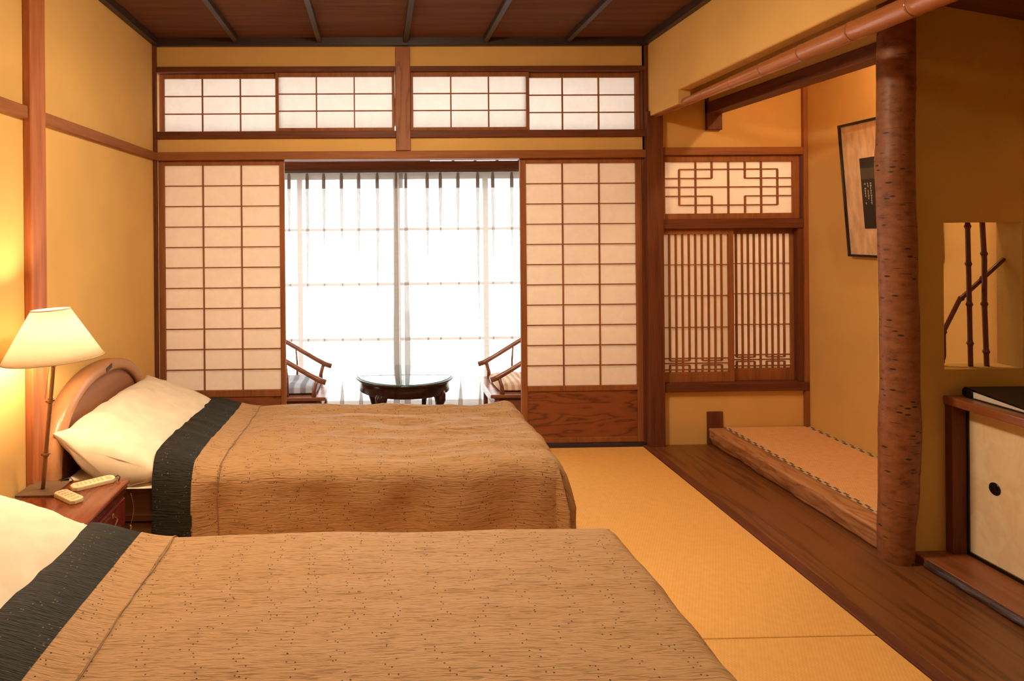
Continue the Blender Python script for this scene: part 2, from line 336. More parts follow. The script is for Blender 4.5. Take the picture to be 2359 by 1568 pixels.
# far wall: plaster bands above and below the transom
fw = MB().box(XL, 1.67, D, D + .08, 2.357, 2.6).box(XL, 1.67, D, D + .08, 1.836, 1.918)
fw.box(1.76, XR + .1, D, D + .08, 1.84, 2.6).box(1.76, XR + .1, D, D + .08, -.03, .34)
struct('wall_back', fw, M_wall)
struct('trim_4', MB().box(XL, 1.67, D - .025, D + .1, 1.787, 1.836), M_fr[0], .004)      # lintel track
struct('trim_5', MB().box(XL, .117, D - .018, D + .1, 2.325, 2.357).box(.205, 1.67, D - .018, D + .1, 2.325, 2.357), M_dk[0], .003)
struct('trim_6', MB().box(XL, .117, D - .018, D + .1, 1.918, 1.962).box(.205, 1.67, D - .018, D + .1, 1.918, 1.962), M_dk[0], .003)
struct('trim_7', MB().box(.117, .207, D - .035, D + .06, 1.836, ZC - .02), M_cpost, .004)      # short centre post
struct('trim_8', MB().box(1.662, 1.762, D - .045, D + .1, 0, 2.07).box(1.6485, 1.684, D + .0, D + .1, 0, ZC), M_dk[2], .003)      # corner post, with an added strip closing a gap that leaked daylight
struct('trim_9', MB().box(1.662, 1.683, D - .02, D + .02, 2.07, ZC), M_dk[2], .002)
struct('trim_10', MB().box(XL, 1.66, D - .01, D + .1, -.02, .018), M_rib)          # lower track
# ceiling of boards
cb = MB()
y = 4.06
while y > -1.6:
    cb.hexa([(XL, y - .315, 2.535), (XK, y - .315, 2.535), (XK, y - .315, 2.55), (XL, y - .315, 2.55)],
            [(XL, y, 2.527), (XK, y, 2.527), (XK, y, 2.55), (XL, y, 2.55)])
    y -= .31
struct('ceiling', cb, M_ceil)
for i, x in enumerate((-.85, -.345, .18, .672, 1.18)):
    struct('trim_%d' % (11 + i), MB().box(x - .015, x + .015, -1.6, D, 2.497, 2.53), M_rib, .003)
struct('trim_16', MB().box(XL, XK, D - .035, D, ZC - .01, 2.535), M_rib, .003)
struct('trim_17', MB().box(XL, XL + .035, -1.6, D - .035, ZC - .005, 2.535), M_rib, .003)
struct('trim_18', MB().box(XK - .035, XK, -1.6, D - .035, ZC - .005, 2.535), M_rib, .003)
# hanging wall between room and alcove (rounded lower edge), ends short of the far post
hw = MB(); k = 8
prof = [(XK, 2.55)] + [(XK + .012 * (1 - math.cos(a * PI / 2 / k)), 2.130 - .012 * math.sin(a * PI / 2 / k)) for a in range(k + 1)] + [(XK + .07, 2.118), (XK + .07, 2.55)]
hw.prism(prof, 1, -1.6, 3.62)
hw.box(XK, XK + .07, 3.62, D, 2.04, 2.55)
struct('wall_hanging', hw, M_wall)
# alcove: wide floor board, dark threshold strip, ceilings
struct('trim_19', MB().box(1.634, 1.684, -1.6, D, -.06, .004), M_dk[1], .004)
struct('trim_20', MB().box(1.684, XR + .05, -1.6, D, -.06, .002), M_board, .006)
struct('wall_right', MB().box(XR, XR + .1, -1.6, D + .08, -.06, 2.6), M_wall)
struct('ceiling_alcove', MB().hexa([(XK + .07, -1.6, 2.33), (XK + .07, 2.62, 2.33), (XR, 2.62, 2.165), (XR, -1.6, 2.165)], [(XK + .07, -1.6, 2.36), (XK + .07, 2.62, 2.36), (XR, 2.62, 2.19), (XR, -1.6, 2.19)]).box(XK + .07, 2.05, 2.62, D, 2.31, 2.34).box(2.13, XR, 2.7, D, 2.45, 2.5), M_ceil)
# alcove far wall: lattice window framing
struct('trim_21', MB().box(1.762, XR, D - .02, D + .08, 1.80, 1.848), M_fr[0], .003)
struct('trim_22', MB().box(1.762, XR - .005, D - .02, D + .08, 1.343, 1.403), M_dk[0], .003)
struct('trim_23', MB().box(1.762, XR - .005, D - .03, D + .08, .333, .385), M_dk[0], .003)
struct('trim_24', MB().box(XR - .028, XR, D - .025, D, .1, 2.45), M_fr[2], .002)
struct('trim_25', MB().box(2.62, XR - .028, D - .012, D + .08, .385, 1.343).box(2.645, XR - .028, D - .012, D + .08, 1.403, 1.80), M_dk[2], .003)
# tokonoma: stub posts on the far wall, lintel with wall above, sleeve wall with the cut-out
struct('trim_26', MB().box(2.045, 2.14, D - .03, D + .01, 1.955, 2.2), M_dk[2], .003)
struct('trim_27', MB().box(2.04, 2.14, D - .012, D + .01, 0, .205), M_dk[2], .006)
struct('trim_28', MB().hexa([(2.045, 2.6, 2.035), (2.14, 2.6, 2.035), (2.14, 2.6, 2.10), (2.045, 2.6, 2.10)], [(2.045, D, 2.055), (2.14, D, 2.055), (2.14, D, 2.125), (2.045, D, 2.125)]), M_dk[1], .004)
struct('wall_alcove', MB().box(2.055, 2.13, 2.6, D, 2.10, 2.5), M_wall)
YF = 2.6
sw = MB()
sw.box(2.1, 2.287, YF, YF + .11, 0, 2.5).box(2.612, XR, YF, YF + .11, 0, 2.5).box(2.287, 2.612, YF, YF + .11, 0, .764).box(2.287, 2.612, YF, YF + .11, 1.358, 2.5)
struct('wall_sleeve', sw, M_wall2)
# ------------------------------------------------------------------ alcove things
# log-fronted sill of the picture alcove
t = thing('alcove_sill', 'pale burl-fronted raised sill beam along the picture alcove', 'beam', (2.09, 3.3, 0))
g = MB()
def sill(u, v):
    y = 2.62 + u * (D - 2.635)
    a = [(2.142, .0), (2.142, .104), (2.052, .104), (2.045, .098), (2.045, .052), (2.062, .006), (2.142, .0)]
    q = v * 6; i = min(5, int(q)); w = q - i; x = a[i][0] * (1 - w) + a[i + 1][0] * w; z = a[i][1] * (1 - w) + a[i + 1][1] * w
    if 3 <= q <= 5.2:
        n = nz(y * 5, z * 14, 3) * .014 + nz(y * 17, z * 30, 8) * .006
        x += max(-.012, n + .004) * ss(.10, .07, z)
    return (x, y, z)
g.grid(sill, 120, 30); g.build('sill_beam', M_log, t)
t = thing('alcove_mat', 'orange rush mat with brocade edges on the raised alcove floor', 'tatami mat', (2.41, 3.37, 0))
MB().box(2.143, XR, 2.72, D - .012, 0, .106).build('mat_body', M_orange, t)
MB().box(2.143, 2.165, 2.72, D - .012, .106, .1085).build('mat_border', M_heri, t)
MB().box(2.655, 2.679, 2.72, D - .012, .106, .1085).build('mat_border', M_heri, t)
# tree trunk post
zs = [0, .05, .1, .3, .5, .75, .96, 1.12, 1.28, 1.45, 1.6, 1.7, 1.98, 2.15, 2.55]
xs = [2.083, 2.082, 2.082, 2.093, 2.10, 2.102, 2.102, 2.099, 2.0965, 2.092, 2.088, 2.092, 2.097, 2.10, 2.10]
rs = [.060, .063, .063, .068, .0715, .066, .066, .064, .066, .064, .067, .064, .064, .064, .064]
def interp(a, b, z):
    for i in range(len(a) - 1):
        if z <= a[i + 1]: q = (z - a[i]) / (a[i + 1] - a[i]); q = q * q * (3 - 2 * q); return b[i] * (1 - q) + b[i + 1] * q
    return b[-1]
knots = [(random.uniform(0, 2 * PI), random.uniform(.2, 2.2)) for _ in range(34)]
def trunk(u, v):
    z = 2.55 * v; a = 2 * PI * u
    r = interp(zs, rs, z) * (1 + .03 * nz(math.cos(a) * 1.2, math.sin(a) * 1.2, z * 5) + .012 * nz(math.cos(a) * 5, math.sin(a) * 5, z * 22))
    for ka, kz in knots:
        da = (a - ka + PI) % (2 * PI) - PI; dd = (da * .066) ** 2 / .00012 + (z - kz) ** 2 / .00006
        if dd < 9: r += .0035 * math.exp(-dd) - .002 * math.exp(-dd * 4)
    return (interp(zs, xs, z) + r * math.cos(a), 2.6 + r * math.sin(a), z)
o = MB().grid(trunk, 56, 260).build('tree_trunk_post', M_tree, loc=(2.09, 2.6, 0)); tag(o, 'glossy brown natural tree trunk post at the alcove corner', 'post')
# bamboo beam
bp_ = []; br = []
nodes = [3.93, 3.80, 3.62, 3.40, 3.13, 2.87, 2.60, 2.32, 2.05, 1.75, 1.4, 1.0, .6, .2, -.3, -.8, -1.3]
y = 4.02
while y > -1.55:
    r = .021 + (.038 - .021) * ss(4.1, 1.9, y)
    d = min(abs(y - n) for n in nodes)
    r *= 1 + .05 * math.exp(-(d / .012) ** 2) - (.05 if d < .0026 else 0)
    bp_.append((1.722, y, 2.05)); br.append(r)
    y -= .0025 if d < .03 else .02
o = MB().tube(bp_, br, 28).build('bamboo_beam', M_bam, loc=(1.722, 3, 2.05))
for n_ in nodes[:13]:
    r_ = (.021 + (.038 - .021) * ss(4.1, 1.9, n_)) * 1.03
    MB().tube([(1.722, n_ - .0022, 2.05), (1.722, n_, 2.05), (1.722, n_ + .0022, 2.05)], [r_ * .97, r_, r_ * .97], 28, cap=False).build('node_ring', M_node, o)
tag(o, 'reddish smoked bamboo pole running under the hanging wall edge', 'beam')
# framed picture, hung leaning forward
PY0, PY1 = 3.035, 3.632; PZ0, PZ1 = 1.18, 1.915
t = thing('framed_picture', 'thin black-framed picture hung tilting on the alcove side wall', 'picture', (2.66, (PY0 + PY1) / 2, PZ0))
def px(z): return 2.668 - .055 * (z - PZ0) / (PZ1 - PZ0)
def slab(y0, y1, z0, z1, d0, d1):
    return ([(px(z0) - d0, y0, z0), (px(z0) - d1, y0, z0), (px(z0) - d1, y1, z0), (px(z0) - d0, y1, z0)], [(px(z1) - d0, y0, z1), (px(z1) - d1, y0, z1), (px(z1) - d1, y1, z1), (px(z1) - d0, y1, z1)])
fr = MB(); w = .013
for a in ((PY0, PY1, PZ0, PZ0 + w), (PY0, PY1, PZ1 - w, PZ1), (PY0, PY0 + w, PZ0 + w, PZ1 - w), (PY1 - w, PY1, PZ0 + w, PZ1 - w)): fr.hexa(*slab(*a, 0, .022))
fr.build('picture_frame', M_lacq, t)
M_mount, nt, b = newmat('textured_mount'); tc = N(nt, 'ShaderNodeTexCoord'); mp = N(nt, 'ShaderNodeMapping'); mp.inputs['Scale'].default_value = (1, 14, 5); L(nt, tc, 'Object', mp, 0)
n = N(nt, 'ShaderNodeTexNoise', Scale=2., Detail=5.); L(nt, mp, 0, n, 'Vector'); r = ramp(nt, [(.35, (.58, .36, .20)), (.65, (.78, .54, .33))]); L(nt, n, 'Fac', r, 'Fac'); L(nt, r, 0, b, 'Base Color'); b.inputs['Roughness'].default_value = .7
MB().hexa(*slab(PY0 + w, PY1 - w, PZ0 + w, PZ1 - w, 0.002, .012)).build('picture_mount', M_mount, t)
pr = MB().hexa(*slab(3.17, 3.497, 1.335, 1.715, .012, .0135)).build('picture_print', simple('dark_print', (.018, .014, .010), .5), t)
mk = MB()
for r_ in range(9):
    for c_ in range(3):
        if random.random() < .8:
            y_ = 3.475 - c_ * .02; z_ = 1.575 - r_ * .013; l_ = random.uniform(.004, .012)
            mk.hexa(*slab(y_ - l_, y_, z_, z_ + random.uniform(.002, .006), .0135, .0142))
            mk.hexa(*slab(y_ - .006, y_ - .003, z_ - .005, z_ + .006, .0135, .0142))
mk.build('pale_brush_marks', simple('pale_ink', (.62, .50, .36), .6), pr)
MB().hexa(*slab(3.17, 3.495, 1.60, 1.66, .0135, .0138)).build('print_band', simple('olive_print', (.07, .055, .03), .5), pr)
# bamboo sticks standing in the cut-out
def stick(pts, r, label, joints):
    p2 = []; rr = []
    P = [Vector(p) for p in pts]; tot = 0; seg = []
    for i in range(len(P) - 1): seg.append((P[i], P[i + 1], (P[i + 1] - P[i]).length)); tot += seg[-1][2]
    n = 140
    for i in range(n + 1):
        s_ = i / n * tot; q = s_
        for a, b_, l_ in seg:
            if q <= l_ + 1e-6: p = a.lerp(b_, q / l_); break
            q -= l_
        dd = min([abs(s_ / tot - j) for j in joints]); rr.append(r * (1 + .45 * math.exp(-(dd * tot / .006) ** 2))); p2.append(p)
    for _ in range(2): p2 = [p2[0]] + [(p2[i - 1] + p2[i] * 2 + p2[i + 1]) / 4 for i in range(1, n)] + [p2[-1]]
    o = MB().tube(p2, rr, 14).build('bamboo_stick', M_stick, loc=pts[0]); return tag(o, label, 'bamboo stick', 'bamboo sticks in the wall cut-out')
YS = YF + .055
stick([(2.446, YS, .764), (2.443, YS, 1.0), (2.438, YS, 1.36)], .0088, 'upright dark bamboo stick left of the other upright in the cut-out', [.16, .43, .71, .97])
stick([(2.514, YS, .764), (2.506, YS, 1.02), (2.508, YS, 1.2), (2.500, YS, 1.36)], .0092, 'upright dark bamboo stick right of the other upright in the cut-out', [.10, .43, .78])
stick([(2.335, YS + .022, .766), (2.352, YS + .022, .80), (2.352, YS + .022, .905), (2.42, YS + .022, 1.035), (2.612, YS + .022, 1.205)], .0085, 'bent dark bamboo stick slanting across the wall cut-out', [.03, .26, .55, .78])
# raised ledge with bark edge and the low cupboard
t = thing('ledge_board', 'reddish raised ledge board with a dark bark edge below the cupboard', 'ledge', (2.3, 1.5, 0))
MB().box(2.15, XR, -1.5, YF, 0, .034).build('ledge_top', M_ledge, t, .004)
def bark(u, v):
    y = YF - .075 - u * 3.9; a = PI * v
    r = .016 * (1 + .35 * nz(y * 9, v * 3) + .2 * nz(y * 40, v * 8))
    return (2.147 - r * math.sin(a), y, .017 + .016 * math.cos(a))
MB().grid(bark, 300, 10).build('bark_edge', M_bark, t)
t = thing('low_cupboard', 'low built-in wooden cupboard with cream sliding door', 'cupboard', (2.48, 1.8, .034))
CY0 = .95
MB().box(2.277, XR, CY0, YF - .001, .627, .661).build('cupboard_top', M_ledge, t, .005)
MB().box(2.285, 2.36, YF - .035, YF - .001, .034, .627).box(2.285, 2.36, CY0, CY0 + .035, .034, .627).box(2.36, XR, YF - .012, YF - .001, .034, .627).box(2.655, XR, CY0, YF, .034, .627).build('cupboard_frame', M_dk[2], t, .003)
d_ = MB().box(2.350, 2.362, 1.775, YF - .036, .048, .622).build('sliding_door', M_fus, t)
MB().box(2.342, 2.364, 1.765, YF - .035, .034, .048).box(2.343, 2.364, YF - .042, YF - .035, .034, .627).build('door_border', M_lacq, d_)
MB().lathe([(.0, -.001), (.024, -.001), (.024, .002), (.019, .003), (.017, -.004 + .006), (0, .0015)], (2.350, 2.452, .338), 28, axis=Matrix.Rotation(-PI / 2, 3, 'Y')).build('finger_pull', M_lacq, d_)
d2 = MB().box(2.368, 2.378, CY0 + .036, 1.80, .048, .622).build('sliding_door', M_fus, t)
MB().lathe([(.0, -.001), (.024, -.001), (.024, .002), (.019, .003), (0, .0015)], (2.368, 1.1, .338), 28, axis=Matrix.Rotation(-PI / 2, 3, 'Y')).build('finger_pull', M_lacq, d2)
# black ring binder
t = thing('ring_binder', 'black folder with pale papers lying on the low cupboard top', 'binder', (2.5, 2.45, .661))
MB().box(2.335, 2.60, 2.27, 2.555, .6615, .6645).build('back_cover', M_black, t)
MB().hexa([(2.335, 2.27, .672), (2.60, 2.27, .672), (2.60, 2.27, .675), (2.335, 2.27, .675)], [(2.335, 2.555, .700), (2.60, 2.555, .700), (2.60, 2.555, .703), (2.335, 2.555, .703)]).build('front_cover', M_black, t)
MB().tube([(2.338 + .262 * i / 8, 2.556, .682) for i in range(9)], .021, 16).build('spine', M_black, t)
MB().hexa([(2.342, 2.30, .665), (2.59, 2.30, .665), (2.59, 2.30, .670), (2.342, 2.30, .670)], [(2.345, 2.535, .665), (2.59, 2.535, .665), (2.59, 2.535, .688), (2.345, 2.535, .688)]).build('papers', M_white, t)

# ------------------------------------------------------------------ paper screens
def screen(name, label, cat, x0, x1, z0, z1, yf, wl, wr, wt, wb, cols, rows, mf, mp, group=None, panel=None, kx=.0075, kz=.0065, thick=.028, lat=None):
    """frame outer x0..x1,z0..z1; paper opening inside; front face at yf"""
    t = thing(name, label, cat, ((x0 + x1) / 2, yf + thick / 2, z0), group)
    yb = yf + thick
    b0 = panel[1] if panel else z0 + wb
    fr = MB().box(x0, x0 + wl, yf, yb, z0, z1).box(x1 - wr, x1, yf, yb, z0, z1).box(x0 + wl, x1 - wr, yf + .001, yb, z1 - wt, z1)
    if panel:
        fr.box(x0 + wl, x1 - wr, yf + .001, yb, z0, panel[0]).box(x0 + wl, x1 - wr, yf + .001, yb, panel[1], panel[2]); b0 = panel[2]
        MB().box(x0 + wl, x1 - wr, yf + .008, yf + .016, panel[0], panel[1]).build('lower_panel', M_panel, t)
    else: fr.box(x0 + wl, x1 - wr, yf + .001, yb, z0, z0 + wb)
    fr.build('frame', mf, t, .0025)
    X0, X1, Z0, Z1 = x0 + wl, x1 - wr, b0, z1 - wt
    la = MB()
    if lat: lat(la, X0, X1, Z0, Z1, yf + .006)
    else:
        for i in range(1, cols): x = X0 + (X1 - X0) * i / cols; la.box(x - kx / 2, x + kx / 2, yf + .005, yf + .019, Z0, Z1)
        for i in range(1, rows): z = Z0 + (Z1 - Z0) * i / rows; la.box(X0, X1, yf + .007, yf + .0185, z - kz / 2, z + kz / 2)
    la.build('lattice', mf, t)
    MB().box(X0, X1, yf + .019, yf + .0195, Z0, Z1).build('paper', mp, t)
    return t
YD = D + .005
# lower sliding screens
screen('shoji_screen', 'tall paper sliding screen beside the left wall, behind the far bed', 'paper screen', -1.342, -.572, .02, 1.787, YD, .037, .030, .030, .04, 3, 11, M_fr[2], M_paper, 'tall sliding paper screens', (.06, .335, .375))
screen('shoji_screen', 'tall paper sliding screen against the dark corner post, wood panel showing', 'paper screen', .885, 1.648, .02, 1.787, YD, .037, .037, .030, .04, 3, 11, M_fr[2], M_paper, 'tall sliding paper screens', (.053, .342, .373))
g_ = 'high transom paper screens'
screen('transom_screen', 'high transom paper screen nearest the left wall', 'paper screen', -1.342, -.600, 1.962, 2.325, D + .035, .03, .01, .028, .008, 3, 3, M_fr[2], M_paper3, g_)
screen('transom_screen', 'high transom paper screen just left of the short centre post', 'paper screen', -.622, .112, 1.962, 2.325, D + .004, .018, .016, .026, .022, 3, 3, M_fr[2], M_paper3, g_)
screen('transom_screen', 'high transom paper screen just right of the short centre post', 'paper screen', .210, .948, 1.962, 2.325, D + .004, .016, .018, .026, .022, 3, 3, M_fr[2], M_paper3, g_)
screen('transom_screen', 'high transom paper screen nearest the dark corner post', 'paper screen', .926, 1.650, 1.962, 2.325, D + .035, .01, .028, .028, .008, 3, 3, M_fr[2], M_paper3, g_)
# alcove lattice windows
def fret(la, X0, X1, Z0, Z1, y):
    W = X1 - X0; H = Z1 - Z0; k = .0085
    def vx(u, a, b): x = X0 + W * u; la.box(x - k / 2, x + k / 2, y, y + .013, Z1 - H * b, Z1 - H * a)
    def hz(v, a, b): z = Z1 - H * v; la.box(X0 + W * a, X0 + W * b, y + .001, y + .0125, z - k / 2, z + k / 2)
    vx(.115, .145, .84); vx(.885, .145, .84); vx(.243, 0, 1); vx(.757, 0, 1); vx(.5, 0, 1)
    vx(.37, 0, .32); vx(.37, .665, 1); vx(.63, 0, .32); vx(.63, .665, 1)
    hz(.145, .115, .885); hz(.84, .115, .885); hz(.49, 0, 1)
    hz(.32, 0, .37); hz(.32, .63, 1); hz(.665, 0, .37); hz(.665, .63, 1)
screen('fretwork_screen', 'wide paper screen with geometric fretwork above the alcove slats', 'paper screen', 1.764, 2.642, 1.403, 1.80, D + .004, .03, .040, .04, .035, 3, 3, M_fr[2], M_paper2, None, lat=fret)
def slats(la, X0, X1, Z0, Z1, y):
    W = X1 - X0; H = Z1 - Z0; k = .0095; n = 10
    zf = .125
    for i in range(1, n):
        x = X0 + W * i / n; lo = Z0
        if i in (1, 4, 6, 9):
            la.box(x - k / 2, x + k / 2, y, y + .013, Z0 + H * .082, Z1); la.box(x - k / 2, x + k / 2, y, y + .013, Z0, Z0 + H * .05)
        else: la.box(x - k / 2, x + k / 2, y, y + .013, Z0, Z1)
    for v in (.22, .445, .675): z = Z1 - H * v; la.box(X0, X1, y + .001, y + .0125, z - .0025, z + .0025)
    for v in (.10, .064, .018): la.box(X0, X1, y + .001, y + .0125, Z0 + H * v - .0035, Z0 + H * v + .0035)
    for a, b in ((1, 4), (6, 9)):
        for v in (.082, .05): la.box(X0 + W * a / n, X0 + W * b / n, y + .001, y + .0125, Z0 + H * v - .0035, Z0 + H * v + .0035)
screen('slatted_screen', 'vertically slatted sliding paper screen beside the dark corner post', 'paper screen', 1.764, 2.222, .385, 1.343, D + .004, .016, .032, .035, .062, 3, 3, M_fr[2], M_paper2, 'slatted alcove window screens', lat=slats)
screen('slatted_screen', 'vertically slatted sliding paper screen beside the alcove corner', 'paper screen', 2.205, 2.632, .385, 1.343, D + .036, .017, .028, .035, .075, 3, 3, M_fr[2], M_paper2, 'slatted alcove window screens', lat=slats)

# ------------------------------------------------------------------ veranda
VZ = -.25; YW = 5.32
struct('floor_veranda', MB().box(-1.6, 1.8, D + .1, YW + .1, VZ - .05, VZ), M_floorv)
struct('trim_29', MB().box(XL - .2, 1.8, D + .02, D + .1, VZ, -.02), M_fr[0])
struct('ceiling_veranda', MB().box(-1.6, 1.8, D + .08, YW + .3, 2.42, 2.46), M_vceil)
struct('wall_veranda_left', MB().box(-1.6, -1.5, D + .08, YW + .1, VZ, 2.45), M_wall)
struct('wall_veranda_right', MB().box(1.72, 1.8, D + .08, YW + .1, VZ, 2.45), M_wall)
struct('wall_veranda_front', MB().box(-1.6, 1.8, YW, YW + .06, VZ, -.06).box(-1.6, 1.8, YW, YW + .06, 2.2, 2.45), M_fr[0])
struct('trim_30', MB().box(-1.5, 1.72, 5.17, 5.20, 1.822, 1.897), M_dk[0], .003)           # valance board
struct('trim_31', MB().box(-1.5, 1.72, YW - .02, YW + .06, 1.80, 1.905), M_dk[0], .003)
struct('trim_32', MB().box(-1.5, .42, YW, YW + .03, 1.905, 1.95), M_dk[0])
tr_ = MB()
for x in (-1.1, -.7, -.3, .1, .42, .62, .80, .98, 1.16, 1.4): tr_.box(x - .012, x + .012, YW, YW + .03, 1.905, 2.2)
struct('trim_33', tr_, M_dk[2])
win = MB()
for x, w in ((-1.47, .04), (-.63, .04), (.155, .055), (.88, .042), (1.66, .05)): win.box(x - w / 2, x + w / 2, YW, YW + .035, -.06, 1.80)
for z, w in ((1.36, .022), (.915, .022), (.468, .022), (-.045, .035), (1.785, .035)): win.box(-1.5, 1.72, YW + .004, YW + .03, z - w / 2, z + w / 2)
wo = win.build('window_1', M_alu); wo['kind'] = 'structure'
MB().box(-1.5, 1.72, YW + .015, YW + .018, -.06, 1.80).build('window_glass', M_glass, wo)
struct('ground_outside', MB().box(-8, 9, YW + .1, 16, -.75, -.6), M_ext)
struct('wall_daylight_block', MB().box(1.8, 5.5, 4.75, 4.85, -.6, 1.55), simple('pale_daylight_block', (.5, .46, .4), .9))  # unseen wall added to hold back daylight from the alcove windows
# curtain rail, two sheer curtains
t = thing('curtain_rail', 'dark curtain rail along the veranda window head', 'curtain rail', (.17, 5.12, 1.805))
MB().box(-1.5, 1.72, 5.112, 5.136, 1.802, 1.822).build('rail', M_rail, t, .002)
def curtain(x0, x1, label, ph):
    t = thing('sheer_curtain', label, 'curtain', ((x0 + x1) / 2, 5.125, -.04), 'sheer curtains at the veranda window')
    n = max(2, round((x1 - x0) / .135)); pitch = (x1 - x0) / n; pts = []
    cs = []
    for i in range(n): cs.append((x0 + (i + .5) * pitch + random.uniform(-.018, .018), random.uniform(.7, 1.5)))
    big_ = 0 if ph else n - 1
    def row(z):
        out = []; h = (z + .04) / 1.84; prev = x0
        for j, (c, a) in enumerate(cs):
            w = (.0105 + .017 * (1 - h) ** .6 * a) if h < .90 else (.016 if h < .985 else .010)
            dp = .018 + .03 * (1 - h); over = max(.045, .95 * ss(a * .7 - .35, .92, h), .6 * ss(.16, .03, h)) if j != big_ else .8
            c2 = c + .02 * nz(c * 9, z * .9) * (1 - h)
            for q in range(7):
                x = prev + (c2 - w * .2 - prev) * q / 7; out.append((x, 5.125 + .008 * (1 - h) * math.sin((x) * 34 + j), z))
            for q in range(9):
                s_ = q / 8; out.append((c2 - w * .2 + w * .4 * s_ + w * over * math.sin(2 * PI * s_), 5.125 - dp * math.sin(PI * s_), z))
            prev = c2 + w * .2
        for q in range(1, 6): x = prev + (x1 - prev) * q / 5; out.append((x, 5.125, z))
        return out
    zsx = [-.04 + 1.84 * i / 46 for i in range(47)]
    rows_ = [row(z) for z in zsx]; m = len(rows_[0])
    g = MB(); vs = [p for r_ in rows_ for p in r_]
    g.add(vs, [(j * m + i, j * m + i + 1, (j + 1) * m + i + 1, (j + 1) * m + i) for j in range(46) for i in range(m - 1)], True)
    g.build('cloth', M_sheer, t)
    hd = MB(); k0 = 43; vs = [(p[0], p[1] - .0025, p[2]) for r_ in rows_[k0:] for p in r_]; nr = len(rows_) - k0
    hd.add(vs, [(j * m + i, j * m + i + 1, (j + 1) * m + i + 1, (j + 1) * m + i) for j in range(nr - 1) for i in range(m - 1)], True)
    hd.build('heading_tape', M_sheer, t)
    for c, a in cs: MB().tube([(c, 5.121, 1.785), (c, 5.118, 1.80), (c, 5.124, 1.806)], .0022, 6).build('hook', M_rail, t)
curtain(-1.46, .20, 'white sheer pleated curtain left of the window centre', 0)
curtain(.17, 1.66, 'white sheer pleated curtain right of the window centre', 1)
# round table
TX, TY, TZ = .183, 4.72, .305
t = thing('round_table', 'dark round table with green-edged glass top between the veranda chairs', 'table', (TX, TY, VZ))
MB().lathe([(0, TZ - .02), (.30, TZ - .02), (.335, TZ - .018), (.352, TZ - .006), (.352, TZ + .002), (.34, TZ + .006), (.335, TZ + .002), (.333, TZ + .002), (0, TZ + .002)], (TX, TY, 0), 64).build('table_top', M_tabw, t)
MB().lathe([(.318, TZ - .02), (.325, TZ - .09), (.318, TZ - .094), (.305, TZ - .09), (.30, TZ - .02)], (TX, TY, 0), 64).build('apron', M_tabw, t)
gl = MB().lathe([(0, TZ + .003), (.332, TZ + .003), (.334, TZ + .0035), (.334, TZ + .0085), (.332, TZ + .009), (0, TZ + .009)], (TX, TY, 0), 64).build('glass_top', M_tglass, t)
MB().lathe([(.334, TZ + .003), (.336, TZ + .006), (.334, TZ + .009)], (TX, TY, 0), 64).build('glass_edge', M_gedge, gl)
for a in (55, 145, 235, 325):
    a = math.radians(a); d = Vector((math.cos(a), math.sin(a), 0))
    prof = [(.288, TZ - .075, .040), (.292, TZ - .105, .043), (.296, TZ - .135, .038), (.288, TZ - .17, .027), (.272, TZ - .24, .018), (.262, TZ - .36, .0145), (.266, TZ - .46, .014), (.285, TZ - .52, .020), (.290, VZ + .012, .027), (.288, VZ, .022)]
    MB().tube([Vector((TX, TY, 0)) + d * r_ + Vector((0, 0, z)) for r_, z, _ in prof], [q for _, _, q in prof], 14).build('leg', M_tabw, t)
